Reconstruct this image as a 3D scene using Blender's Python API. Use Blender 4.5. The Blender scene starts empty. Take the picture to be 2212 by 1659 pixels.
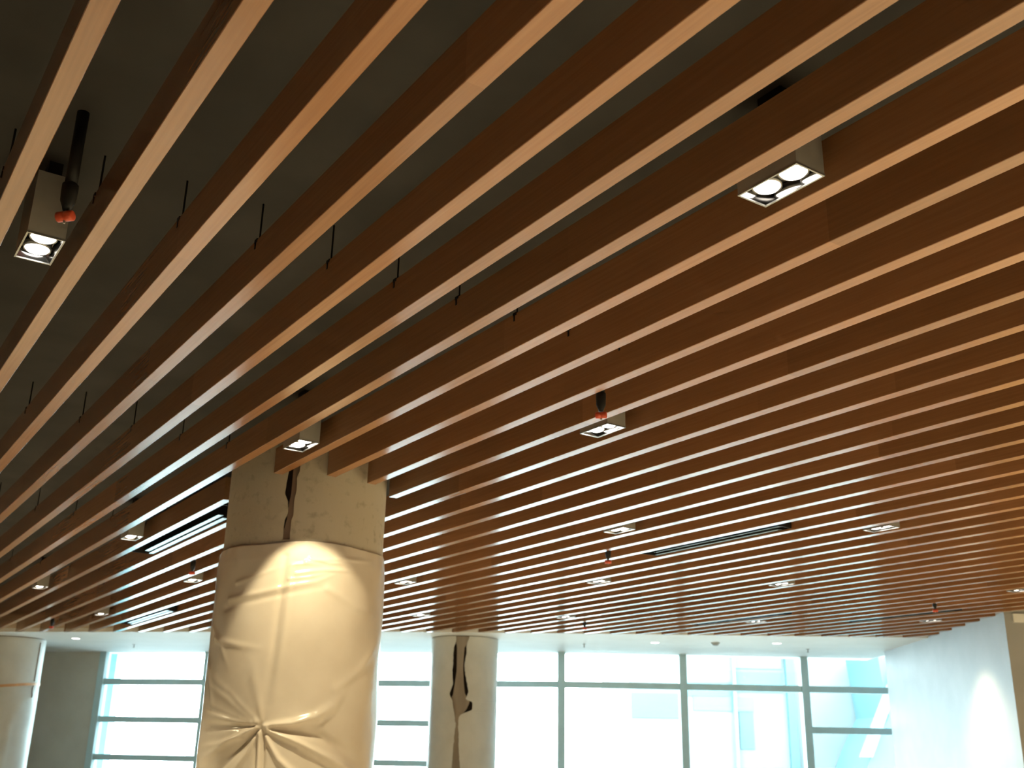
import bpy, math, random
from mathutils import Vector, Matrix

random.seed(7)
scene = bpy.context.scene
COL = scene.collection
EYE = 1.55                     # height of the viewer's eye above the floor
ZB = 2.95                      # underside of the baffles
ZC = 3.225                     # dark slab above them
PITCH, WID, DEP = 0.25, 0.052, 0.139
D = Vector((-0.55427, 0.83233, 0))    # along the baffles (away from the viewer)
N = Vector((0.83233, 0.55427, 0))     # across the baffles
ROTZ = math.atan2(D.y, D.x)
V0 = 0.0024

# ------------------------------------------------------------------ helpers
def mesh(name, verts, faces, mat, parent=None, smooth=False, loc=None):
    me = bpy.data.meshes.new(name)
    me.from_pydata([tuple(v) for v in verts], [], faces)
    me.update()
    if smooth:
        for p in me.polygons:
            p.use_smooth = True
    o = bpy.data.objects.new(name, me)
    if mat:
        me.materials.append(mat)
    COL.objects.link(o)
    if parent:
        o.parent = parent
    if loc is not None:
        o.location = loc
    return o

class MB:
    def __init__(s):
        s.v, s.f = [], []
    def box(s, x0, x1, y0, y1, z0, z1):
        b = len(s.v)
        s.v += [(x0,y0,z0),(x1,y0,z0),(x1,y1,z0),(x0,y1,z0),(x0,y0,z1),(x1,y0,z1),(x1,y1,z1),(x0,y1,z1)]
        s.f += [tuple(b+i for i in q) for q in ((0,3,2,1),(4,5,6,7),(0,1,5,4),(1,2,6,5),(2,3,7,6),(3,0,4,7))]
        return s
    def prism(s, poly, z0, z1):
        b = len(s.v); n = len(poly)
        area = sum(poly[i][0]*poly[(i+1)%n][1]-poly[(i+1)%n][0]*poly[i][1] for i in range(n))
        if area < 0:
            poly = poly[::-1]
        s.v += [(p[0],p[1],z0) for p in poly] + [(p[0],p[1],z1) for p in poly]
        s.f.append(tuple(b+i for i in range(n-1,-1,-1)))
        s.f.append(tuple(b+n+i for i in range(n)))
        for i in range(n):
            j = (i+1) % n
            s.f.append((b+i, b+j, b+n+j, b+n+i))
        return s
    def lathe(s, prof, seg=24, c=(0,0,0), axis='Z', caps=True):
        b = len(s.v)
        for r, h in prof:
            for i in range(seg):
                a = 2*math.pi*i/seg
                x, y = r*math.cos(a), r*math.sin(a)
                p = (x, y, h) if axis == 'Z' else ((h, x, y) if axis == 'X' else (y, h, x))
                s.v.append((p[0]+c[0], p[1]+c[1], p[2]+c[2]))
        m = len(prof)
        for k in range(m-1):
            for i in range(seg):
                j = (i+1) % seg
                s.f.append((b+k*seg+i, b+k*seg+j, b+(k+1)*seg+j, b+(k+1)*seg+i))
        if caps:
            s.f.append(tuple(b+i for i in range(seg-1,-1,-1)))
            s.f.append(tuple(b+(m-1)*seg+i for i in range(seg)))
        return s
    def tube(s, pts, r, seg=8):
        b = len(s.v)
        for i, p in enumerate(pts):
            p = Vector(p)
            t = (Vector(pts[min(i+1,len(pts)-1)]) - Vector(pts[max(i-1,0)])).normalized()
            u = t.cross(Vector((0.3,0.9,0.2))).normalized(); w = t.cross(u)
            for k in range(seg):
                a = 2*math.pi*k/seg
                s.v.append(tuple(p + u*(r*math.cos(a)) + w*(r*math.sin(a))))
        for i in range(len(pts)-1):
            for k in range(seg):
                j = (k+1) % seg
                s.f.append((b+i*seg+k, b+i*seg+j, b+(i+1)*seg+j, b+(i+1)*seg+k))
        s.f.append(tuple(b+k for k in range(seg-1,-1,-1)))
        e = b+(len(pts)-1)*seg
        s.f.append(tuple(e+k for k in range(seg)))
        return s
    def build(s, name, mat, parent=None, smooth=False, loc=None):
        return mesh(name, s.v, s.f, mat, parent, smooth, loc)

def tag(o, label=None, cat=None, group=None, kind=None):
    if label: o['label'] = label
    if cat: o['category'] = cat
    if group: o['group'] = group
    if kind: o['kind'] = kind
    return o

def empty(name, loc, rz=0.0):
    o = bpy.data.objects.new(name, None)
    o.empty_display_size = 0.1
    COL.objects.link(o)
    o.location = loc
    o.rotation_euler = (0, 0, rz)
    return o

def struct(o):
    o['kind'] = 'structure'
    return o

def dup(root, loc, rz=None):
    r = root.copy(); COL.objects.link(r); r.location = loc
    if rz is not None: r.rotation_euler = (0, 0, rz)
    for ch in list(root.children):
        c = ch.copy(); COL.objects.link(c); c.parent = r
        for g in list(ch.children):
            e = g.copy(); COL.objects.link(e); e.parent = c
    return r

def av(a, v, z):
    p = D*a + N*v
    return Vector((p.x, p.y, z))

# ------------------------------------------------------------------ materials
def new_mat(name):
    m = bpy.data.materials.new(name); m.use_nodes = True
    nt = m.node_tree
    return m, nt, nt.nodes['Principled BSDF']

def setp(b, col=None, rough=None, metal=None, spec=None, **kw):
    if col is not None: b.inputs['Base Color'].default_value = (*col, 1)
    if rough is not None: b.inputs['Roughness'].default_value = rough
    if metal is not None: b.inputs['Metallic'].default_value = metal
    if spec is not None: b.inputs['Specular IOR Level'].default_value = spec
    for k, v in kw.items(): b.inputs[k].default_value = v

def noise_mat(name, c1, c2, scale=8, rough=0.6, spec=0.4, metal=0.0, bump=0.0, bscale=60, detail=4, stretch=(1,1,1), contrast=(0.35,0.65)):
    m, nt, b = new_mat(name)
    tc = nt.nodes.new('ShaderNodeTexCoord')
    mp = nt.nodes.new('ShaderNodeMapping'); mp.inputs['Scale'].default_value = stretch
    nz = nt.nodes.new('ShaderNodeTexNoise'); nz.inputs['Scale'].default_value = scale; nz.inputs['Detail'].default_value = detail
    cr = nt.nodes.new('ShaderNodeValToRGB')
    cr.color_ramp.elements[0].position = contrast[0]; cr.color_ramp.elements[1].position = contrast[1]
    cr.color_ramp.elements[0].color = (*c1, 1); cr.color_ramp.elements[1].color = (*c2, 1)
    L = nt.links.new
    L(tc.outputs['Object'], mp.inputs['Vector']); L(mp.outputs['Vector'], nz.inputs['Vector'])
    L(nz.outputs['Fac'], cr.inputs['Fac']); L(cr.outputs['Color'], b.inputs['Base Color'])
    setp(b, rough=rough, metal=metal, spec=spec)
    if bump:
        n2 = nt.nodes.new('ShaderNodeTexNoise'); n2.inputs['Scale'].default_value = bscale
        bp = nt.nodes.new('ShaderNodeBump'); bp.inputs['Strength'].default_value = bump; bp.inputs['Distance'].default_value = 0.01
        L(tc.outputs['Object'], n2.inputs['Vector']); L(n2.outputs['Fac'], bp.inputs['Height']); L(bp.outputs['Normal'], b.inputs['Normal'])
    return m

def emit_mat(name, col, strength):
    m, nt, b = new_mat(name)
    setp(b, col=(0.9,0.9,0.9), rough=0.3)
    b.inputs['Emission Color'].default_value = (*col, 1)
    b.inputs['Emission Strength'].default_value = strength
    return m

def wood_mat():
    m, nt, b = new_mat('oak_veneer')
    L = nt.links.new
    tc = nt.nodes.new('ShaderNodeTexCoord'); oi = nt.nodes.new('ShaderNodeObjectInfo')
    off = nt.nodes.new('ShaderNodeVectorMath'); off.operation = 'ADD'
    cx = nt.nodes.new('ShaderNodeCombineXYZ')
    mul = nt.nodes.new('ShaderNodeMath'); mul.operation = 'MULTIPLY'; mul.inputs[1].default_value = 37.0
    L(oi.outputs['Random'], mul.inputs[0]); L(mul.outputs[0], cx.inputs['X']); L(mul.outputs[0], cx.inputs['Z'])
    L(tc.outputs['Object'], off.inputs[0]); L(cx.outputs[0], off.inputs[1])
    mp = nt.nodes.new('ShaderNodeMapping'); mp.inputs['Scale'].default_value = (1.2, 42, 42)
    L(off.outputs[0], mp.inputs['Vector'])
    nz = nt.nodes.new('ShaderNodeTexNoise'); nz.inputs['Scale'].default_value = 2.2; nz.inputs['Detail'].default_value = 5; nz.inputs['Roughness'].default_value = 0.6
    L(mp.outputs[0], nz.inputs['Vector'])
    cr = nt.nodes.new('ShaderNodeValToRGB')
    cr.color_ramp.elements[0].position = 0.3; cr.color_ramp.elements[0].color = (*WOOD_A, 1)
    cr.color_ramp.elements[1].position = 0.72; cr.color_ramp.elements[1].color = (*WOOD_B, 1)
    L(nz.outputs['Fac'], cr.inputs['Fac'])
    # boards butt-jointed every 2.44 m, each of its own tone
    sep = nt.nodes.new('ShaderNodeSeparateXYZ'); L(off.outputs[0], sep.inputs[0])
    dv = nt.nodes.new('ShaderNodeMath'); dv.operation = 'DIVIDE'; dv.inputs[1].default_value = 2.44; L(sep.outputs['X'], dv.inputs[0])
    fl = nt.nodes.new('ShaderNodeMath'); fl.operation = 'FLOOR'; L(dv.outputs[0], fl.inputs[0])
    ad = nt.nodes.new('ShaderNodeMath'); ad.operation = 'ADD'; L(fl.outputs[0], ad.inputs[0]); L(mul.outputs[0], ad.inputs[1])
    wn = nt.nodes.new('ShaderNodeTexWhiteNoise'); wn.noise_dimensions = '1D'; L(ad.outputs[0], wn.inputs['W'])
    mr = nt.nodes.new('ShaderNodeMapRange'); mr.inputs['To Min'].default_value = 0.84; mr.inputs['To Max'].default_value = 1.14
    L(wn.outputs['Value'], mr.inputs['Value'])
    hs = nt.nodes.new('ShaderNodeHueSaturation'); L(cr.outputs['Color'], hs.inputs['Color']); L(mr.outputs[0], hs.inputs['Value'])
    L(hs.outputs['Color'], b.inputs['Base Color'])
    setp(b, rough=0.18, spec=0.75)
    return m

WOOD_A = (0.275, 0.124, 0.054)
WOOD_B = (0.335, 0.157, 0.071)
WOOD = wood_mat()
SLAB = noise_mat('dark_slab_paint', (0.056,0.056,0.057), (0.072,0.071,0.071), 3, 0.85, 0.2)
BLACK = noise_mat('black_paint', (0.008,0.008,0.008), (0.013,0.012,0.012), 20, 0.55, 0.3)
ROD = noise_mat('dark_steel', (0.01,0.01,0.01), (0.02,0.02,0.02), 20, 0.5, 0.4, 0.6)
ORANGE = noise_mat('orange_plastic', (0.50,0.060,0.022), (0.58,0.078,0.028), 15, 0.4, 0.5)
HOUSING = noise_mat('grey_housing_paint', (0.28,0.265,0.245), (0.32,0.30,0.28), 12, 0.5, 0.4)
CHROME = noise_mat('polished_aluminium', (0.22,0.215,0.21), (0.27,0.265,0.26), 10, 0.12, 0.5, 1.0)
RIMM = noise_mat('brushed_rim_metal', (0.30,0.30,0.29), (0.36,0.355,0.34), 30, 0.35, 0.5, 0.8)
LAMP = emit_mat('lamp_lens', (1.0,0.94,0.84), 14.0)
SLAT = noise_mat('silver_slat', (0.30,0.38,0.41), (0.36,0.43,0.46), 12, 0.25, 0.6, 0.7)
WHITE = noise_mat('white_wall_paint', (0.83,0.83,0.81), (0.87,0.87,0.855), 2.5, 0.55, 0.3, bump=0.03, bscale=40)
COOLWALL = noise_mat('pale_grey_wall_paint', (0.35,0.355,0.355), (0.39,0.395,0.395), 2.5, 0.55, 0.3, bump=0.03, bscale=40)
SHADEDWALL = noise_mat('shaded_white_wall', (0.60,0.58,0.51), (0.65,0.63,0.56), 2.5, 0.6, 0.3, bump=0.03)  # white paint greyed in its colour for the dimness of the backlit wall
BEIGE = noise_mat('beige_wall_tone', (0.58,0.47,0.31), (0.63,0.515,0.34), 2.5, 0.6, 0.3, bump=0.03)  # even beige, darker and yellower than the white walls
FASCIA = noise_mat('beige_fascia_paint', (0.62,0.52,0.40), (0.68,0.57,0.44), 4, 0.6, 0.3)
FLOOR = noise_mat('stone_floor', (0.40,0.365,0.31), (0.46,0.42,0.36), 1.6, 0.42, 0.4, detail=8)
FRAME = noise_mat('grey_window_frame', (0.50,0.68,0.72), (0.54,0.72,0.76), 6, 0.45, 0.4)
PLASTER = noise_mat('mottled_plaster', (0.38,0.33,0.255), (0.50,0.44,0.35), 22, 0.75, 0.25, bump=0.08, bscale=90, detail=8, contrast=(0.26,0.44))
CARD = noise_mat('brown_cardboard', (0.17,0.115,0.085), (0.23,0.16,0.12), 10, 0.8, 0.2, stretch=(1,1,0.2))
CARD2 = noise_mat('tan_cardboard', (0.27,0.22,0.175), (0.34,0.28,0.225), 10, 0.8, 0.2, stretch=(1,1,0.2))
GAPSHADE = noise_mat('gap_shade_core', (0.018,0.013,0.011), (0.03,0.022,0.018), 10, 0.9, 0.1)  # core coloured near-black to stand for shade deep in the openings
FILM = noise_mat('cream_plastic_film', (0.62,0.54,0.45), (0.70,0.62,0.53), 3.0, 0.19, 0.5, bump=0.02, bscale=25, detail=6)
WRAPW = noise_mat('white_wrapping_sheet', (0.60,0.60,0.575), (0.67,0.67,0.645), 4, 0.45, 0.4, bump=0.02, bscale=20)
TAPE = noise_mat('orange_brown_tape', (0.52,0.27,0.13), (0.62,0.34,0.17), 12, 0.4, 0.5)
PALEBLUE = noise_mat('pale_blue_cladding', (0.038,0.078,0.084), (0.042,0.083,0.089), 0.8, 0.6, 0.3)
FINBLUE = noise_mat('light_blue_metal', (0.17,0.48,0.58), (0.20,0.52,0.62), 0.8, 0.5, 0.3)
PALEWHITE = noise_mat('pale_concrete', (0.086,0.102,0.102), (0.096,0.11,0.11), 0.8, 0.7, 0.3)
CYANGLASS = noise_mat('sea_green_cladding', (0.031,0.074,0.079), (0.034,0.079,0.084), 0.5, 0.4, 0.5)
STREET = noise_mat('pale_paving', (0.52,0.53,0.52), (0.60,0.61,0.60), 1.0, 0.8, 0.2)

def glass_mat():
    m = bpy.data.materials.new('window_glass'); m.use_nodes = True
    nt = m.node_tree
    for n in list(nt.nodes): nt.nodes.remove(n)
    out = nt.nodes.new('ShaderNodeOutputMaterial'); mix = nt.nodes.new('ShaderNodeMixShader')
    tr = nt.nodes.new('ShaderNodeBsdfTransparent'); tr.inputs['Color'].default_value = (0.95,0.98,0.98,1)
    gl = nt.nodes.new('ShaderNodeBsdfGlossy'); gl.inputs['Roughness'].default_value = 0.03
    fr = nt.nodes.new('ShaderNodeFresnel'); fr.inputs['IOR'].default_value = 1.35
    L = nt.links.new
    L(fr.outputs[0], mix.inputs[0]); L(tr.outputs[0], mix.inputs[1]); L(gl.outputs[0], mix.inputs[2]); L(mix.outputs[0], out.inputs['Surface'])
    return m
GLASS = glass_mat()

# ------------------------------------------------------------------ the room shell
EDGE = [(-10.2,14.83),(-6.64,14.20),(-5.25,13.96),(-3.90,13.72),(-1.45,13.27),(-0.09,13.14),(1.14,13.04),(2.53,12.97),(3.88,12.87),(4.99,12.79),(5.25,12.77)]
FA0, FA1, FB1 = Vector((-6.29,16.965)), Vector((0.78,15.50)), Vector((6.1,15.56))

struct(MB().box(-10.4, 9.4, -6.4, 18.2, -0.15, 0.0).build('floor', FLOOR))
struct(MB().box(-10.4, 9.4, -6.4, 18.2, ZC, ZC+0.2).build('ceiling', SLAB))
struct(MB().box(-10.3, -10.0, -6.0, 17.9, 0, ZC).build('wall_left', WHITE))
struct(MB().box(-10.3, 9.3, -6.3, -6.0, 0, ZC).build('wall_rear', WHITE))
struct(MB().box(9.0, 9.3, -6.0, 10.5, 0, ZC).build('wall_side', WHITE))
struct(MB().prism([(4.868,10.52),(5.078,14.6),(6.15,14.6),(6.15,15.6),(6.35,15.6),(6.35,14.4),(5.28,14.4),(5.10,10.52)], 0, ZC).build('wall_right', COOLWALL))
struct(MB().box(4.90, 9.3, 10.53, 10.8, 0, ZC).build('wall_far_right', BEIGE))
struct(MB().prism([(4.95,10.53),(9.0,10.53),(9.0,10.50),(4.95,10.50)], ZB-0.085, ZB-0.002).build('trim_3', WHITE))
tA = (FA0-FA1).normalized()
nA = Vector((-tA.y, tA.x)); nA = nA if nA.y > 0 else -nA
w0 = FA0 + tA*0.03; w1 = FA0 + tA*3.95
struct(MB().prism([tuple(w0), tuple(w1), tuple(w1+nA*0.3), tuple(w0+nA*0.3)], 0, ZC).build('wall_front', SHADEDWALL))
# white soffit along the windows and the beige upstand at its edge
back = [(5.25,15.9),(0.78,15.85),(-6.29,17.30),(-10.2,18.1)]
struct(MB().prism(EDGE + back, ZB, ZB+0.05).build('trim_1', WHITE))
fas = EDGE + [(x, y+0.03) for x, y in EDGE[::-1]]
struct(MB().prism(fas, ZB+0.05, ZC).build('trim_2', FASCIA))
# bulkhead over the windows, above the soffit
struct(MB().prism([(6.2,15.45),(0.78,15.40),(-6.29,16.86),(-10.2,17.7),(-10.2,18.1),(-6.29,17.25),(0.78,15.8),(6.2,15.85)], ZB+0.05, ZC).build('trim_4', WHITE))

# ------------------------------------------------------------------ curtain wall
def window(idx, p, q, transoms, mull=0.105, first=True, last=False):
    t = (q-p); Lw = t.length; ang = math.atan2(t.y, t.x)
    f = MB()
    f.box(-mull/2, mull/2, -0.02, 0.13, 0, ZB)
    if last: f.box(Lw-mull/2, Lw+mull/2, -0.02, 0.13, 0, ZB)
    x0, x1 = mull/2, Lw-mull/2
    f.box(x0, x1, 0.0, 0.11, 0.0, 0.08)
    for z in transoms: f.box(x0, x1, 0.0, 0.11, z-0.043, z+0.043)
    o = f.build('window_%d' % idx, FRAME); struct(o)
    o.location = (p.x, p.y, 0); o.rotation_euler = (0,0,ang)
    zs = [0.04] + sorted(transoms) + [ZB]
    for a, b in zip(zs[:-1], zs[1:]):
        MB().box(x0, x1, 0.05, 0.058, a, b).build('pane', GLASS, o)
    return o
MULT = [2.507, 1.955, 1.412, 0.87, 0.33]
ptA = lambda d: FA1 + tA*d
dA = [7.19, 5.43, 3.60, 1.76, 0.0]
for i in range(4):
    window(i+1, ptA(dA[i]), ptA(dA[i+1]), MULT if i < 3 else [2.507])
tB = (FB1-FA1).normalized()
dB = [0.0, 1.725, 3.455, 5.19]
for i in range(3):
    window(i+5, FA1+tB*dB[i], FA1+tB*dB[i+1], [2.507] if i < 2 else MULT, last=(i == 2))

# ------------------------------------------------------------------ baffles
def hit_edge(v):
    """distance along a baffle line at which it meets the soffit edge"""
    best = None
    for (x0,y0),(x1,y1) in zip(EDGE[:-1], EDGE[1:]):
        ex, ey = x1-x0, y1-y0
        px, py = N.x*v - x0, N.y*v - y0
        det = D.x*(-ey) - D.y*(-ex)
        a = (-px*(-ey) + py*(-ex))/det
        s = (D.x*(-py) - D.y*(-px))/det
        if -1e-6 <= s <= 1+1e-6 and (best is None or a < best): best = a
    return best
def start_a(v):
    a = max(-4.2, (N.x*v-8.9)/(-D.x), (-5.9-N.y*v)/D.y)
    # the white wall on the right: x = 4.868 + 0.0515*(y-10.52)
    m = 0.0515
    aw = (N.x*v - 4.868 - m*(N.y*v-10.52))/(m*D.y - D.x)
    if (D*aw + N*v).y > 10.5: a = max(a, aw)
    return a

def baffle(k, seg=None, hang=True):
    v = V0 + k*PITCH
    e = [hit_edge(v+0.0), hit_edge(v+WID)]
    if None in e: return None
    e = [x-0.003 for x in e]
    st = [start_a(v)+0.003, start_a(v+WID)+0.003]
    if st[0] < 0 or (D*st[0]+N*v).y < 10.4: st = [max(st)]*2
    if seg:
        if seg[0] is not None: st = [seg[0]]*2
        if seg[1] is not None: e = [seg[1]]*2
    a0 = min(st)
    c = 0.0016
    # cross-section (y, z): near face at y=0, far face at y=-WID
    cs = [(0,c),(-c,0),(-WID+c,0),(-WID,c),(-WID,DEP-c),(-WID+c,DEP),(-c,DEP),(0,DEP-c)]
    vs = []
    for ends in (st, e):
        for y, z in cs:
            t = -y/WID
            vs.append((ends[0]*(1-t)+ends[1]*t - a0, y, z))
    n = 8
    fs = [tuple(range(n-1,-1,-1)), tuple(range(n,2*n))]
    for i in range(n):
        j = (i+1) % n
        fs.append((i, j, n+j, n+i))
    o = mesh('ceiling_baffle', vs, [f[::-1] for f in fs], WOOD)
    o.location = av(a0, v, ZB); o.rotation_euler = (0,0,ROTZ)
    if hang:
        for ah in (0.62, 3.0, 5.36, 7.72, 10.08, 12.4):
            if k > 12 or not (max(st)+0.1 < ah < min(e)-0.1): continue
            x = ah - a0
            h = MB().lathe([(0.0032,DEP-0.006),(0.0032,ZC-ZB+0.002)], 8, c=(x,-0.012,0))
            h.box(x-0.014, x+0.008, -0.020, 0.002, DEP-0.008, DEP+0.003)
            h.box(x-0.004, x+0.004, -0.002, 0.002, DEP-0.03, DEP+0.003)
            h.build('hanger_rod', ROD, o)
    return o
def nth(i):
    return '%d%s' % (i, 'th' if 10 <= i % 100 <= 20 else {1:'st',2:'nd',3:'rd'}.get(i % 10, 'th'))
GB = 'oak ceiling baffles'
CUT = {8:(5.29,6.07), 9:(5.16,6.09), 10:(5.18,6.07), 11:(5.40,5.86)}
for k in range(-1, 46):
    if k in CUT:
        o = baffle(k, (None, CUT[k][0]))
        word = {8:'first',9:'second',10:'third',11:'fourth'}[k]
        tag(o, 'near length of the %s oak baffle cut by the film-wrapped column, counting from its left' % word, 'baffle', GB)
        o = baffle(k, (CUT[k][1], None))
        tag(o, 'far length of the %s oak baffle cut by the film-wrapped column, running to the windows' % word, 'baffle', GB)
        continue
    o = baffle(k)
    if o is None: continue
    if k < 1:
        lab = 'oak ceiling baffle straight overhead, %s beyond the upper left corner of the photo' % ('just' if k == 0 else 'second one')
    elif k < 8:
        lab = 'oak ceiling baffle, %s from the upper left corner of the photo' % nth(k)
    elif k < 24:
        lab = 'oak ceiling baffle, %s beyond the last one cut by the film-wrapped column' % nth(k-11)
    else:
        lab = 'oak ceiling baffle, %s counted from the far corner of soffit and white right wall' % nth(46-k)
    tag(o, lab, 'baffle', GB)

# ------------------------------------------------------------------ twin downlights
def make_fixture():
    root = empty('twin_downlight', (0,0,0))
    hx, hy, t, H = 0.1, 0.052, 0.003, 0.20
    m = MB()
    m.box(-hx, hx, -hy, -hy+t, 0, H); m.box(-hx, hx, hy-t, hy, 0, H)
    m.box(-hx, -hx+t, -hy+t, hy-t, 0, H); m.box(hx-t, hx, -hy+t, hy-t, 0, H)
    m.box(-hx, hx, -hy, hy, H, H+t)
    m.build('housing', HOUSING, root)
    r = MB()
    for (x0,x1,y0,y1) in ((-hx-.001,hx+.001,-hy-.001,-hy+.004),(-hx-.001,hx+.001,hy-.004,hy+.001),(-hx-.001,-hx+.004,-hy+.004,hy-.004),(hx-.004,hx+.001,-hy+.004,hy-.004)):
        r.box(x0,x1,y0,y1,-0.002,0.003)
    r.build('rim', RIMM, root)
    # polished tray: sloping inner walls and a back plate
    a, b = (hx-.005, hy-.005), (hx-.014, hy-.011)
    z0, z1 = 0.002, 0.034
    vs = [(-a[0],-a[1],z0),(a[0],-a[1],z0),(a[0],a[1],z0),(-a[0],a[1],z0),(-b[0],-b[1],z1),(b[0],-b[1],z1),(b[0],b[1],z1),(-b[0],b[1],z1)]
    fs = [(0,4,5,1),(1,5,6,2),(2,6,7,3),(3,7,4,0),(4,7,6,5)]
    mesh('reflector', vs, fs, CHROME, root)
    for sx in (-1, 1):
        l = MB().lathe([(0.003,0.0045),(0.018,0.006),(0.030,0.011),(0.036,0.018)], 28, c=(sx*0.045,0,0))
        lo = l.build('lamp', LAMP, root, smooth=True)
        MB().lathe([(0.036,0.017),(0.0395,0.015),(0.0395,0.033),(0.034,0.033)], 28, c=(sx*0.045,0,0)).build('lamp_collar', RIMM, lo, smooth=True)
    MB().box(-0.04,0.04,-0.02,0.02, H+t, ZC-ZB+0.002).build('mounting_neck', BLACK, root)
    return root
FIX = [ # a, k, label
 (3.165,1, 'grey twin downlight at the left edge, beside the nearest orange-capped sprinkler'),
 (1.625,7, 'grey twin downlight glowing large at upper right, the nearest one on that side'),
 (4.70,7, 'grey twin downlight close in front of the film-wrapped column, above the slit'),
 (3.61,11,'grey twin downlight in mid ceiling, directly behind an orange-capped sprinkler'),
 (5.31,17,'grey twin downlight right of the film-wrapped column, before the longest air slot'),
 (4.22,22,'grey twin downlight to the right of the long air slot right of the column'),
 (7.67,7, 'grey twin downlight left of the film-wrapped column, beside the bright-bladed air slot'),
 (9.38,11,'grey twin downlight touching the left edge of the film-wrapped column, under a sprinkler'),
 (10.76,7,'small grey twin downlight at the far left, before the taped white column'),
 (12.55,11,'small grey twin downlight far left, next to the shorter air slot'),
 (8.23,17,'grey twin downlight touching the right edge of the film-wrapped column'),
 (7.10,22,'grey twin downlight behind the orange-capped sprinkler that hangs left of the longest air slot'),
 (6.20,27,'grey twin downlight below the right end of the longest air slot'),
 (9.24,27,'small grey twin downlight near the soffit, just right of the torn white column'),
 (8.17,34,'small grey twin downlight below the far middle air slot, near the soffit'),
 (6.90,39,'small grey twin downlight under the far right air slot, by the white wall'),
 (5.12,34,'small grey twin downlight at the right edge, above the beige wall'),
 (10.17,22,'small faint twin downlight near the soffit, in front of the torn white column'),
]
ROOMLAMP = (1.0, 0.85, 0.52)
def spot(name, loc, power, angle, blend, col=ROOMLAMP, parent=None, radius=0.03):
    l = bpy.data.lights.new(name, 'SPOT'); l.energy = power; l.color = col
    l.spot_size = math.radians(angle); l.spot_blend = blend; l.shadow_soft_size = radius
    o = bpy.data.objects.new(name, l); COL.objects.link(o)
    if parent:
        o.parent = parent
    o.location = loc
    return o
P_WIDE, P_BEAM, P_FILL = 20.0, 255.0, 520.0
fx0 = make_fixture()
for i, (a, k, lab) in enumerate(FIX):
    loc = av(a, V0 + k*PITCH + (PITCH+WID)/2, ZB+0.001)
    f = fx0 if i == 0 else dup(fx0, loc)
    f.location = loc; f.rotation_euler = (0,0,ROTZ)
    tag(f, lab, 'ceiling light', 'twin downlights between the baffles')
fixtures = [o for o in COL.objects if o.name.startswith('twin_downlight')]
for f in fixtures:
    if abs(f.location.x+1.02) < 0.1 and abs(f.location.y-4.97) < 0.15:
        # this one is swivelled towards the column behind it
        sp = spot('aimed_light', (0,0,-0.006), 68.0, 50, 0.25, parent=f)
        sp.rotation_euler = (Matrix.Rotation(-f.rotation_euler.z, 3, 'Z') @ Matrix.Rotation(math.radians(35), 3, 'X')).to_euler()
        spot('beam_light', (0,0,-0.006), P_BEAM*0.6, 60, 1.0, parent=f)
        continue
    spot('beam_light', (0,0,-0.006), P_BEAM, 96, 1.0, parent=f)
# bare spots added out of view along the lamp grid to brighten the floor
for a, v in ((0.1,.4),(6.2,.4),(9.3,.4),(12.4,.4),(.6,2.9),(6.5,2.95),(2.3,4.4),(-.7,4.4),(1.2,5.65),(-1.8,5.65),(3.2,6.9),(.2,6.9),(2.1,8.7),(-1.,8.7),(3.9,9.86),(.9,9.86),
             ):
    p = av(a, v, ZB-0.01)
    if -9.8 < p.x < 8.8 and -5.8 < p.y < 14: spot('added_fill_light', p, P_FILL, 115, 0.8)

# ------------------------------------------------------------------ sprinklers
def make_sprinkler():
    root = empty('ceiling_sprinkler', (0,0,0))
    top = ZC - (EYE+1.35) + 0.002
    MB().lathe([(0.0165,0.09),(0.0165,top)], 20).build('drop_pipe', BLACK, root, smooth=True)
    MB().lathe([(0.009,0.016),(0.014,0.03),(0.020,0.045),(0.0215,0.075),(0.0215,0.095),(0.0165,0.10)], 20).build('fitting', BLACK, root, smooth=True)
    c = MB().lathe([(0.011,-0.024),(0.0145,-0.022),(0.0145,-0.002),(0.0125,0.000),(0.0145,0.002),(0.0145,0.022),(0.011,0.024)], 20, axis='X')
    c.build('safety_cap', ORANGE, root, smooth=True)
    MB().lathe([(0.003,-0.021),(0.004,-0.012)], 10).lathe([(0.004,0.010),(0.004,0.02)], 10).build('deflector_pin', RIMM, root)
    return root
SPR = [(2.80,1.6,'black sprinkler drop with orange cap beside the twin downlight at the left edge'),
       (3.31,10.6,'black sprinkler drop with orange cap in mid ceiling, in front of a twin downlight'),
       (6.05,19.6,'black sprinkler drop with orange cap left of the longest air slot'),
       (8.63,10.6,'small black sprinkler drop just left of the film-wrapped column'),
       (9.56,29.6,'tiny black sprinkler drop near the soffit, right of the torn white column'),
       (6.14,35.6,'small black sprinkler drop in front of the far right air slot'),
       (13.88,10.6,'tiny black sprinkler drop by the beige upstand, above the taped white column')]
s0 = make_sprinkler()
for i, (a, k, lab) in enumerate(SPR):
    loc = av(a, V0+k*PITCH+0.003, EYE+1.35)
    s = s0 if i == 0 else dup(s0, loc)
    s.location = loc; s.rotation_euler = (0,0,math.radians(-14))
    tag(s, lab, 'sprinkler', 'ceiling sprinklers')

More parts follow.
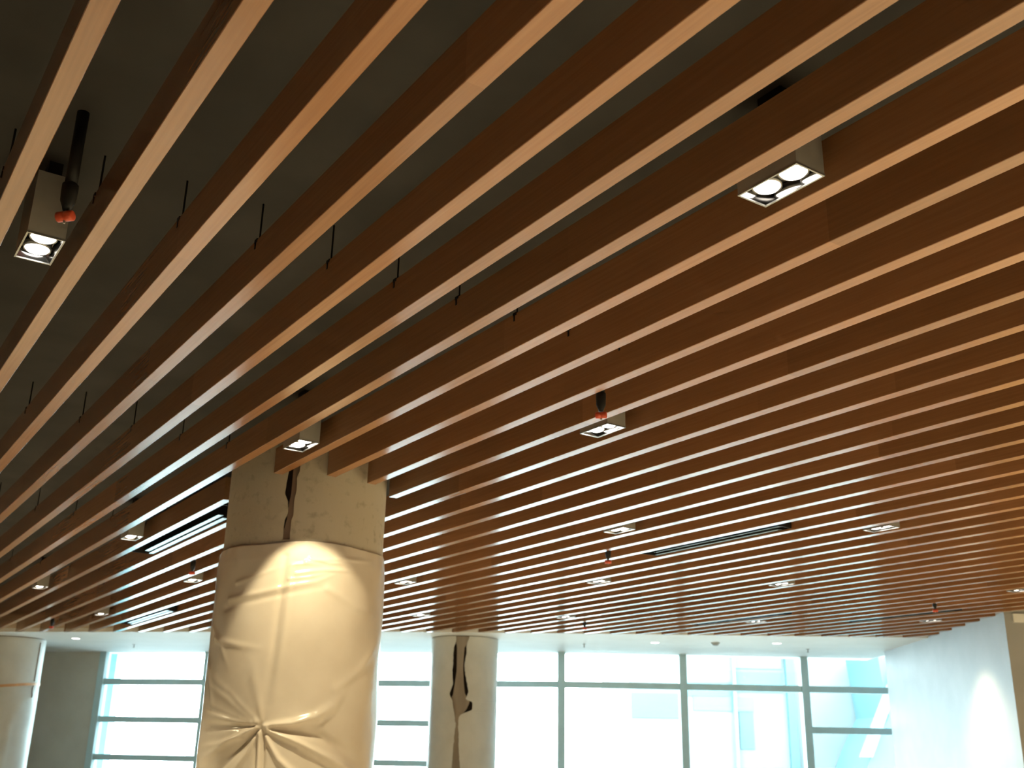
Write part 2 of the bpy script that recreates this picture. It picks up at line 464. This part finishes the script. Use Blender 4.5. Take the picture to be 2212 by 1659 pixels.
# ------------------------------------------------------------------ air slots
def air_slot(a0, a1, k, lab, tilt=-0.0035, b0=0.0):
    L = a1-a0
    v = V0 + k*PITCH + WID
    root = empty('air_slot_diffuser', av(a0, v+0.004, ZB), ROTZ)
    W = PITCH-WID-0.008
    m = MB()
    t = 0.004
    m.box(0, L, -t, 0, 0.035, 0.16); m.box(0, L, -W, -W+t, 0.012, 0.16)
    m.box(0, t, -W+t, -t, 0.012, 0.16); m.box(L-t, L, -W+t, -t, 0.012, 0.16)
    m.box(0, L, -W, 0, 0.16, 0.166)
    m.build('channel', BLACK, root)
    # two angled silver blades in the far half of the slot
    for i, (y, z, x0) in enumerate(((-0.100,0.022,0.03),(-0.143,0.014,0.07))):
        vs = []
        for (yy, zz) in ((y,z-0.002+tilt),(y-0.036,z-0.002),(y-0.036,z+0.001),(y,z+0.001+tilt)):
            vs += [(x0+b0,yy,zz),(L-0.10+x0,yy,zz)]
        mesh('blade', vs, [(0,1,3,2),(2,3,5,4),(4,5,7,6),(6,7,1,0),(0,2,4,6),(7,5,3,1)], SLAT, root)
    m = MB()
    for x in (0.25*L, 0.75*L):
        m.lathe([(0.004,0.16),(0.004,ZC-ZB+0.002)], 8, c=(x,-W/2,0))
    m.build('hanger_rod', ROD, root)
    tag(root, lab, 'air vent', 'linear air slots between the baffles')
air_slot(6.28, 8.32, 8, 'black air slot with two bright silver blades left of the film-wrapped column', 0.0, 0.30)
air_slot(11.75, 13.45, 13, 'smaller bright-bladed air slot at far left above the soffit', 0.0)
air_slot(4.60, 5.90, 20, 'longest dark air slot in the middle right of the ceiling')
air_slot(7.52, 8.88, 33, 'far air slot with a blue sheen above the middle windows')
air_slot(6.25, 7.58, 37, 'far right air slot near the white wall')

# ------------------------------------------------------------------ columns
def interp(tab, z):
    """tab: (s, z) with z falling"""
    if z >= tab[0][1]: return tab[0][0]
    for (s0,z0),(s1,z1) in zip(tab[:-1], tab[1:]):
        if z0 >= z >= z1:
            t = (z0-z)/max(z0-z1, 1e-6)
            return s0+(s1-s0)*t
    return tab[-1][0]

def open_shell(name, R, zs, tabL, tabR, mat, parent, thick=0.012, seg=96, closed_below=None, rfun=None):
    """cylinder sheet round the column with a torn vertical opening; s = arc length from the side that faces -y"""
    vs, fs = [], []
    n = seg+1
    for ring in (0, 1):
        r = R - ring*thick
        for z in zs:
            if closed_below is not None and z < closed_below:
                l = rr = interp(tabL, z)
                l = l - 0.0004; rr = rr + 0.0004
            else:
                l, rr = interp(tabL, z), interp(tabR, z)
            t0, t1 = rr/R, l/R + 2*math.pi
            for i in range(n):
                th = t0 + (t1-t0)*i/seg
                vs.append((r*math.sin(th), -r*math.cos(th), z))
    m = len(zs); off = m*n
    for k in range(m-1):
        for i in range(seg):
            q = (k*n+i, k*n+i+1, (k+1)*n+i+1, (k+1)*n+i)
            fs.append(q[::-1]); fs.append(tuple(off+x for x in q))
        fs.append((k*n, (k+1)*n, off+(k+1)*n, off+k*n)[::-1])
        fs.append((k*n+seg, off+k*n+seg, off+(k+1)*n+seg, (k+1)*n+seg)[::-1])
    for i in range(seg):
        fs.append((i, i+1, off+i+1, off+i)); b = (m-1)*n
        fs.append((b+i, off+b+i, off+b+i+1, b+i+1))
    return mesh(name, vs, fs, mat, parent, smooth=False)

def strip(name, R, zs, tabL, tabR, mat, parent, thick=0.006, seg=6):
    vs, fs = [], []
    n = seg+1
    for ring in (0, 1):
        r = R - ring*thick
        for z in zs:
            l, rr = interp(tabL, z), interp(tabR, z)
            for i in range(n):
                th = (l + (rr-l)*i/seg)/R
                vs.append((r*math.sin(th), -r*math.cos(th), z))
    m = len(zs); off = m*n
    for k in range(m-1):
        for i in range(seg):
            q = (k*n+i, k*n+i+1, (k+1)*n+i+1, (k+1)*n+i)
            fs.append(q[::-1]); fs.append(tuple(off+x for x in q))
        fs.append((k*n, (k+1)*n, off+(k+1)*n, off+k*n)); fs.append((k*n+seg, off+k*n+seg, off+(k+1)*n+seg, (k+1)*n+seg))
    for i in range(seg):
        fs.append((i, i+1, off+i+1, off+i)); b = (m-1)*n
        fs.append((b+i, off+b+i, off+b+i+1, b+i+1))
    return mesh(name, vs, fs, mat, parent)

def up(tab): return [(s, z+EYE) for s, z in tab]
def jag(tab, amp, step=0.02, seed=1):
    """roughen a torn edge"""
    rnd = random.Random(seed); out = []
    z = tab[0][1]
    while z > tab[-1][1]:
        out.append((interp(tab, z)+rnd.uniform(-amp, amp), z)); z -= step
    out.append(tab[-1])
    return out
def zrange(z1, z0, n): return [z1+(z0-z1)*i/n for i in range(n+1)]

# -- the near column: mottled plaster sheet with a slit, cream film tied round its lower part
C1 = (-1.16, 5.99)
col1 = empty('wrapped_column', (*C1, 0)); 
tag(col1, 'large round column wrapped in creased cream plastic film, dark slit near its top', 'column', kind='thing')
sl = jag(up([(-0.040,1.66),(-0.038,1.421),(-0.045,1.327),(-0.051,1.309),(-0.023,1.251),(-0.020,1.188),(-0.037,1.151),(-0.035,1.052)]), 0.0018, seed=3)
sr = jag(up([(0.028,1.66),(0.027,1.421),(0.014,1.391),(0.016,1.315),(0.009,1.251),(0.011,1.176),(0.003,1.151),(0.004,1.052)]), 0.0018, seed=4)
open_shell('plaster_sheet', 0.443, zrange(ZC-0.001, 2.602, 66)+[2.6005]+zrange(2.60, 0.0, 12), sl, sr, PLASTER, col1, closed_below=2.6005)
MB().lathe([(0.418,0.0),(0.418,ZC-0.001)], 64).build('column_core', GAPSHADE, col1, smooth=False)
strip('cardboard_strip', 0.432, zrange(ZC-0.002, 2.55, 40), up([(-0.012,1.66),(-0.012,1.30),(-0.018,1.252),(-0.022,1.164),(-0.035,1.10),(-0.038,1.0)]), up([(0.035,1.66),(0.03,1.30),(0.03,1.0)]), CARD, col1)

def film_wrap():
    R = 0.451
    tie = (-0.053, 0.110)
    # ridges (+) and valleys (-) of the film as (arc length, height) paths: points, height, width at start, width at end
    F = [([(-0.035,0.113),(0.094,0.128),(0.207,0.164),(0.304,0.219),(0.345,0.285)], 0.016, 0.012, 0.034),
         ([(-0.02,0.098),(0.125,0.040),(0.272,-0.026),(0.387,-0.077),(0.611,-0.17)], 0.015, 0.010, 0.032),
         ([(0.0,0.100),(0.12,0.095),(0.239,0.072),(0.349,0.019),(0.514,-0.077)], -0.013, 0.014, 0.040),
         ([(-0.075,0.104),(-0.188,0.054),(-0.307,-0.007),(-0.46,-0.055)], 0.014, 0.010, 0.030),
         ([(-0.070,0.092),(-0.150,0.015),(-0.235,-0.05),(-0.30,-0.14)], -0.013, 0.010, 0.030),
         ([(-0.065,0.080),(-0.110,-0.01),(-0.16,-0.08),(-0.20,-0.16)], 0.010, 0.008, 0.022),
         ([(-0.056,0.085),(-0.048,-0.083),(-0.042,-0.212)], 0.012, 0.008, 0.014),
         ([(-0.076,0.070),(-0.066,-0.083),(-0.062,-0.212)], -0.010, 0.006, 0.010),
         ([(-0.034,0.070),(-0.026,-0.083),(-0.02,-0.212)], -0.009, 0.006, 0.010),
         ([(-0.025,0.065),(0.042,-0.040),(0.139,-0.124),(0.22,-0.2)], 0.011, 0.008, 0.026),
         ([(-0.09,0.112),(-0.225,0.110),(-0.46,0.110)], -0.010, 0.010, 0.026),
         ([(-0.09,0.120),(-0.225,0.145),(-0.46,0.180)], 0.008, 0.012, 0.035),
         ([(-0.07,0.130),(-0.20,0.22),(-0.40,0.33),(-0.55,0.40)], 0.007, 0.012, 0.045),
         ([(-0.05,0.140),(-0.09,0.28),(-0.14,0.45)], 0.004, 0.012, 0.04),
         ([(-0.324,0.747),(-0.134,0.768),(0.013,0.802),(0.153,0.832),(0.26,0.884)], 0.0055, 0.016, 0.013),
         ([(-0.36,0.70),(-0.134,0.735),(0.05,0.775),(0.20,0.81)], -0.004, 0.016, 0.013),
         ([(-0.43,0.551),(-0.217,0.505),(-0.104,0.491)], 0.006, 0.016, 0.02),
         ([(0.055,0.870),(0.197,0.898),(0.361,0.909)], 0.0045, 0.010, 0.010),
         ([(0.03,0.915),(0.10,0.925),(0.18,0.925)], 0.004, 0.009, 0.009),
         ([(0.10,0.935),(0.30,0.965),(0.50,0.98)], 0.004, 0.010, 0.012),
         ([(0.22,0.80),(0.40,0.72),(0.55,0.70)], 0.005, 0.02, 0.02),
         ([(0.30,0.30),(0.45,0.40),(0.60,0.55)], 0.005, 0.02, 0.03),
         ([(-0.50,0.42),(-0.42,0.30),(-0.38,0.20)], 0.005, 0.02, 0.02),
         ([(-0.005,0.96),(-0.012,0.80),(-0.022,0.55),(-0.035,0.22)], -0.0065, 0.016, 0.022),
         ([(0.03,0.90),(0.022,0.60),(0.0,0.24)], 0.0035, 0.014, 0.020),
         ([(-0.48,0.62),(-0.36,0.52),(-0.28,0.40)], 0.004, 0.014, 0.018),
         ([(-0.10,0.150),(-0.26,0.26),(-0.47,0.36)], -0.005, 0.012, 0.022),
         ([(-0.12,0.128),(-0.28,0.165),(-0.52,0.22)], -0.005, 0.010, 0.020),
         ([(-0.15,0.06),(-0.30,0.025),(-0.50,0.0)], 0.006, 0.010, 0.018),
         ([(0.12,0.955),(0.22,0.935),(0.34,0.945)], 0.0035, 0.008, 0.008),
         ([(0.02,0.84),(0.12,0.855),(0.22,0.885)], 0.0035, 0.008, 0.009),
         ([(-0.28,0.83),(-0.15,0.86),(-0.02,0.90)], 0.003, 0.012, 0.012)]
    segs = []
    for pts, h, wa, wb in F:
        Ls = [0]
        for p, q in zip(pts[:-1], pts[1:]): Ls.append(Ls[-1]+math.dist(p, q))
        for i, (p, q) in enumerate(zip(pts[:-1], pts[1:])):
            segs.append((p, q, h, wa+(wb-wa)*Ls[i]/Ls[-1], wa+(wb-wa)*Ls[i+1]/Ls[-1], Ls[i]/Ls[-1], Ls[i+1]/Ls[-1], pts))
    byfold = {}
    for sg in segs: byfold.setdefault(id(sg[7]), []).append(sg)
    folds = list(byfold.values())
    def disp(s, z):
        d = 0.0
        for fo in folds:
            bd, bw, bt = 9, 1, 0
            for p, q, h, w0, w1, t0, t1, _ in fo:
                ex, ey = q[0]-p[0], q[1]-p[1]
                t = ((s-p[0])*ex+(z-p[1])*ey)/(ex*ex+ey*ey)
                t = min(1, max(0, t))
                dd = math.hypot(s-p[0]-ex*t, z-p[1]-ey*t)
                if dd < bd: bd, bw, bt = dd, w0+(w1-w0)*t, t0+(t1-t0)*t
            x = bd/bw
            if x < 3: d += 1.35*fo[0][2]*math.exp(-x*x)*(1.0 if bt < 0.6 else 1.0-(bt-0.6)/0.4*0.75)
        r = math.hypot(s-tie[0], z-tie[1])
        d -= 0.006*math.exp(-(r/0.03)**2)
        # gathered film swells a little away from the tie and hangs in slow waves
        d += 0.0035*math.sin(9*s+4*z)*math.sin(5.3*z+1) + 0.002*math.sin(21*s-11*z)
        if z > 0.9: d += 0.002*math.sin(60*s)*math.exp(-((z-1.05)/0.04)**2)
        return d
    top = lambda s: 1.030+0.012*math.sin(3.2*s+0.6)+0.006*math.sin(11*s)
    cols = [(-0.80+1.60*i/300) for i in range(301)]
    Cc = 2*math.pi*R
    rest = [0.80+(Cc-1.60)*i/40 for i in range(1, 40)]
    cols += rest
    nz = 236
    rows = [i/nz for i in range(nz+1)]
    vs, fs = [], []
    n = len(cols)
    for rI, t in enumerate(rows):
        for s in cols:
            z = top(s if s < 1 else s-Cc if s > Cc-1 else 1.0) + (-0.24-1.03)*t
            ss = s if s <= 0.80 else (s-Cc if s-Cc >= -0.8 else 5.0)
            dd = disp(ss, z) if ss < 2 else 0.0
            edge = min(1.0, max(0.0, (0.80-abs(ss))/0.05)) if ss < 2 else 0.0
            r = R + 0.004 + dd*edge + 0.006*min(1, (1.03-z)/0.08)
            th = s/R
            vs.append((r*math.sin(th), -r*math.cos(th), z+EYE))
    for k in range(nz):
        for i in range(n):
            j = (i+1) % n
            fs.append((k*n+i, (k+1)*n+i, (k+1)*n+j, k*n+j))
    # down to the floor below the picture
    b = len(vs)
    for s in cols:
        th = s/R; vs.append(((R+0.01)*math.sin(th), -(R+0.01)*math.cos(th), 0.0))
    for i in range(n):
        j = (i+1) % n
        fs.append((nz*n+i, b+i, b+j, nz*n+j))
    # rolled top edge against the plaster
    b = len(vs)
    for i, s in enumerate(cols):
        th = s/R; vs.append((0.4435*math.sin(th), -0.4435*math.cos(th), vs[i][2]-0.002))
    for i in range(n):
        j = (i+1) % n
        fs.append((i, j, b+j, b+i))
    mesh('plastic_wrap', vs, fs, FILM, col1, smooth=True)
film_wrap()

# -- the torn white column by the windows
C2 = (-0.54, 13.95)
col2 = empty('torn_column', (*C2, 0))
tag(col2, 'white wrapped round column by the windows with a long jagged brown tear down its front', 'column', kind='thing')
L2 = jag(up([(-0.101,1.392),(-0.096,1.33),(-0.126,1.249),(-0.132,0.97),(-0.118,0.818),(-0.164,0.696),(-0.145,0.651),(-0.118,0.621),(-0.088,0.456),(-0.067,0.337),(-0.079,0.219),(-0.088,0.042),(-0.096,-0.16),(-0.096,-1.55)]), 0.004, seed=11)
R2 = jag(up([(0.072,1.392),(0.036,1.265),(0.041,1.188),(0.019,1.049),(0.026,0.972),(0.058,0.82),(0.082,0.73),(0.055,0.653),(0.038,0.623),(0.137,0.610),(0.132,0.498),(0.037,0.485),(-0.032,0.442),(-0.035,0.323),(-0.024,0.219),(-0.019,0.073),(0.005,-0.158),(0.005,-1.55)]), 0.004, seed=12)
open_shell('wrapping_sheet', 0.427, zrange(ZB-0.008, 1.30, 90)+zrange(1.28, 0.0, 8), L2, R2, WRAPW, col2, thick=0.01)
MB().lathe([(0.39,0.0),(0.39,ZB)], 64).build('column_core', GAPSHADE, col2)
strip('cardboard_strip', 0.412, zrange(ZB-0.01, 1.30, 70)+zrange(1.28,0,6),
      up([(-0.12,1.392),(-0.10,1.33),(-0.082,1.257),(-0.077,0.971),(-0.095,0.818),(-0.112,0.69),(-0.15,0.63),(-0.12,0.456),(-0.09,0.337),(-0.085,0.219),(-0.09,0.042),(-0.10,-0.16),(-0.10,-1.55)]),
      up([(0.09,1.392),(0.06,1.33),(0.012,1.25),(0.003,1.049),(0.005,0.972),(0.018,0.82),(0.035,0.70),(0.10,0.61),(0.06,0.518),(0.0,0.442),(0.0,0.323),(0.0,-0.158),(0.01,-1.55)]), CARD2, col2)

# -- the taped white column at the left edge
C3 = (-6.86, 15.1)
col3 = empty('taped_column', (*C3, 0))
tag(col3, 'white wrapped round column at the left edge with a brown tape band round it', 'column', kind='thing')
MB().lathe([(0.418,0.0),(0.418,ZB)], 64).build('column_core', CARD, col3)
vs, fs = [], []
nn = 120; zz = zrange(ZB-0.010, 0.0, 60)
def fold3(s, z):
    z -= EYE
    d = 0.0
    pts = [(0.585,1.36),(0.583,0.83),(0.577,0.626),(0.447,0.573),(0.361,0.421),(0.303,0.283),(0.294,0.0),(0.28,-0.3)]
    for p, q in zip(pts[2:-1], pts[3:]):
        ex, ey = q[0]-p[0], q[1]-p[1]
        t = min(1, max(0, ((s-p[0])*ex+(z-p[1])*ey)/(ex*ex+ey*ey)))
        dd = math.hypot(s-p[0]-ex*t, z-p[1]-ey*t)
        d = max(d, 0.012*math.exp(-(dd/0.05)**2))
    d -= 0.006*math.exp(-((z-0.77)/0.02)**2)
    return d + 0.002*math.sin(14*s+5*z)
for z in zz:
    for i in range(nn):
        th = 2*math.pi*i/nn
        s = th*0.43 if th < math.pi else (th-2*math.pi)*0.43
        r = 0.43 + fold3(s, z)*(1 if abs(s) < 1.0 else 0)
        vs.append((r*math.sin(th), -r*math.cos(th), z))
for k in range(len(zz)-1):
    for i in range(nn):
        j = (i+1) % nn
        fs.append((k*nn+i, (k+1)*nn+i, (k+1)*nn+j, k*nn+j))
mesh('wrapping_sheet', vs, fs, WRAPW, col3, smooth=True)
tp = []
for i in range(97):
    th = 2*math.pi*i/96
    tp.append((th, EYE+0.752+0.05*math.sin(th-0.4)))
vs, fs = [], []
for th, z in tp[:-1]:
    for r, dz in ((0.428,0.018),(0.4365,0.018),(0.4365,-0.018),(0.428,-0.018)):
        vs.append((r*math.sin(th), -r*math.cos(th), z+dz))
for i in range(96):
    j = (i+1) % 96
    for q in range(4):
        w = (q+1) % 4
        fs.append((i*4+q, i*4+w, j*4+w, j*4+q)[::-1])
mesh('tape_band', vs, fs, TAPE, col3)
def on3(s, z, r=0.437): return (r*math.sin(s/0.43), -r*math.cos(s/0.43), z+EYE)
MB().tube([on3(0.586,1.345),on3(0.584,1.108),on3(0.582,0.83)], 0.006).build('seam_line', CARD, col3)
MB().tube([on3(0.575,0.77,0.441),on3(0.557,0.741,0.443),on3(0.565,0.68,0.443),on3(0.577,0.64,0.443),on3(0.572,0.618,0.443)], 0.007).build('loose_tape_end', CARD, col3)

# ------------------------------------------------------------------ small things on the soffit
def soffit_lamp(x, y, lab):
    root = empty('soffit_downlight', (x, y, ZB))
    MB().lathe([(0.052,-0.004),(0.058,-0.004),(0.058,0.002),(0.04,0.002)], 28, caps=False).build('trim_ring', WHITE, root, smooth=False)
    MB().lathe([(0.05,-0.003),(0.05,0.001)], 28).build('lamp', LAMP, root)
    tag(root, lab, 'ceiling light', 'round soffit downlights')
soffit_lamp(-5.908, 14.883, 'round white downlight in the soffit beside the taped column')
soffit_lamp(1.905, 13.95, 'round white downlight in the soffit over the middle windows, left of the grey detector')
soffit_lamp(3.423, 13.746, 'round white downlight in the soffit, right of the grey detector')
det = empty('smoke_detector', (2.653, 13.806, ZB))
MB().lathe([(0.055,0.001),(0.06,-0.008),(0.058,-0.016)], 28).build('base', noise_mat('detector_plastic',(0.50,0.51,0.50),(0.55,0.56,0.55),10,0.5), det)
MB().lathe([(0.045,-0.016),(0.04,-0.032),(0.02,-0.04)], 28).build('sensor_dome', noise_mat('detector_grey',(0.34,0.36,0.36),(0.40,0.41,0.41),10,0.5), det)
tag(det, 'round grey smoke detector on the white soffit between two downlights', 'smoke detector')
for x, y, lab in ((-5.349,15.611,'tiny grey sprinkler under the soffit above the left window'),
                  (3.995,14.407,'tiny grey sprinkler under the soffit near its right end'),
                  (1.018,14.303,'tiny grey sprinkler under the soffit right of the torn column')):
    r = empty('ceiling_sprinkler', (x, y, ZB))
    MB().lathe([(0.026,0.001),(0.024,-0.005)], 20).build('escutcheon', RIMM, r)
    MB().lathe([(0.007,-0.005),(0.007,-0.04),(0.016,-0.042),(0.016,-0.046)], 14).build('nozzle', RIMM, r)
    tag(r, lab, 'sprinkler', 'soffit sprinklers')

# ------------------------------------------------------------------ outside
struct(MB().box(-45, 45, 18.3, 70, -0.5, -0.2).build('street', STREET))
b = empty('neighbour_building', (0, 28, -0.2))
MB().box(3.14, 9.0, 0.0, 8.0, 0, 9).build('facade', PALEWHITE, b)
z0 = EYE+0.2
MB().box(3.2, 4.45, -0.03, 0.01, z0+0.95, z0+1.56).build('cladding_panel', PALEBLUE, b)
MB().box(4.6, 5.75, -0.03, 0.01, z0+1.50, z0+1.85).build('cladding_panel', PALEBLUE, b)
MB().box(5.83, 7.05, -0.05, 0.01, z0+2.20, z0+2.62).build('sign_band', CYANGLASS, b)
MB().box(5.83, 7.05, -0.03, 0.01, z0+1.62, z0+2.12).build('cladding_panel', PALEBLUE, b)
MB().box(4.75, 6.28, -0.03, 0.01, z0+1.15, z0+1.495).build('window', CYANGLASS, b)
MB().box(5.9, 6.25, -0.03, 0.01, z0+0.25, z0+1.12).build('window', PALEBLUE, b)
MB().box(7.12, 7.32, -0.18, 0.01, 0, 9).build('pilaster', PALEBLUE, b)
MB().box(5.76, 5.83, -0.18, 0.01, 0, 9).build('pilaster', PALEWHITE, b)
tag(b, 'pale overexposed building across the street seen through the middle windows', 'building')
g = empty('gabled_building', (0, 25.3, -0.2))
prof = [(7.4,0.0),(8.34,2.0),(8.76,2.75),(8.62,4.2),(14,4.2),(14,0.0)]
vs = [(x,0,z) for x, z in prof]+[(x,2.4,z) for x, z in prof]
n = len(prof)
fs = [tuple(range(n)), tuple(range(2*n-1,n-1,-1))]+[(i,n+i,n+(i+1)%n,(i+1)%n) for i in range(n)]
mesh('side_wall', vs, fs, PALEBLUE, g)
br = MB()
vs = [(8.0,-0.2,1.85),(8.25,-0.2,1.85),(9.0,-0.2,3.5),(9.0,-0.2,3.9),(8.0,0.02,1.85),(8.25,0.02,1.85),(9.0,0.02,3.5),(9.0,0.02,3.9)]
mesh('brace', vs, [(0,1,2,3),(7,6,5,4),(0,4,5,1),(1,5,6,2),(2,6,7,3),(3,7,4,0)], PALEWHITE, g)
tag(g, 'pale blue building with a slanting edge seen through the right window', 'building')
fin = MB().box(-6.62, -6.33, 17.75, 18.05, -0.2, 4.5).build('outdoor_fin', FINBLUE)
tag(fin, 'pale blue upright fin just outside the left window', 'fin')

# ------------------------------------------------------------------ daylight
w = bpy.data.worlds.new('World'); scene.world = w; w.use_nodes = True
bg = w.node_tree.nodes['Background']
bg.inputs['Color'].default_value = (0.76, 1.0, 1.08, 1)
bg.inputs['Strength'].default_value = 31.0

# ------------------------------------------------------------------ words for the setting
for nm, lab, cat in (('floor','pale stone floor of the hall','floor'),('ceiling','dark grey slab above the oak baffles','ceiling'),
    ('wall_left','white side wall beyond the left edge','wall'),('wall_rear','white wall behind the viewer','wall'),('wall_side','white wall beyond the right edge','wall'),
    ('wall_right','pale white wall right of the windows with a patch of lamplight','wall'),('wall_far_right','beige wall at the right edge of the photo','wall'),
    ('wall_front','white wall shaded grey between the taped column and the left window','wall'),('trim_1','white soffit running over the windows','soffit'),
    ('trim_2','beige upstand at which the oak baffles end','fascia'),('trim_3','white band along the top of the beige wall','band'),('trim_4','white bulkhead above the windows','bulkhead'),
    ('street','pale paved street outside the windows','street'),
    ('window_1','window with close cross bars left of the film-wrapped column','window'),('window_2','window bay hidden behind the film-wrapped column','window'),
    ('window_3','window with close cross bars between the film-wrapped and the torn column','window'),('window_4','tall window just right of the torn column','window'),
    ('window_5','tall window left of the middle, second to the right of the torn column','window'),('window_6','tall window showing blue-tinted buildings, third right of the torn column','window'),
    ('window_7','window with close cross bars beside the white right wall','window')):
    o = bpy.data.objects[nm]; o['label'] = lab; o['category'] = cat

# ------------------------------------------------------------------ camera
cam = bpy.data.cameras.new('Camera'); co = bpy.data.objects.new('Camera', cam); COL.objects.link(co)
cam.sensor_width = 36; cam.lens = 2287.05/2212*36; cam.clip_start = 0.05; cam.clip_end = 200
pt, rl = 0.337036, 0.0192787
fw = Vector((0, math.cos(pt), math.sin(pt))); u0 = Vector((0, -math.sin(pt), math.cos(pt))); r0 = Vector((1,0,0))
rr = r0*math.cos(rl) + u0*math.sin(rl); uu = -r0*math.sin(rl) + u0*math.cos(rl)
M = Matrix(((rr.x,uu.x,-fw.x,0),(rr.y,uu.y,-fw.y,0),(rr.z,uu.z,-fw.z,EYE),(0,0,0,1)))
co.matrix_world = M
scene.camera = co
cam.dof.use_dof = True            # the far end of the hall is a little out of focus
cam.dof.focus_distance = 3.2
cam.dof.aperture_fstop = 5.5

scene.view_settings.view_transform = 'Standard'
scene.view_settings.look = 'None'
scene.view_settings.exposure = 0.0
scene.view_settings.gamma = 1.0
scene.view_settings.use_curve_mapping = False
scene.cycles.use_denoising = True
scene.cycles.use_adaptive_sampling = True
scene.cycles.adaptive_threshold = 0.08
scene.cycles.adaptive_min_samples = 20
scene.cycles.max_bounces = 6
scene.cycles.diffuse_bounces = 3
scene.cycles.glossy_bounces = 3
scene.cycles.transparent_max_bounces = 16
scene.cycles.sample_clamp_indirect = 6.0
scene.cycles.caustics_reflective = False
scene.cycles.caustics_refractive = False
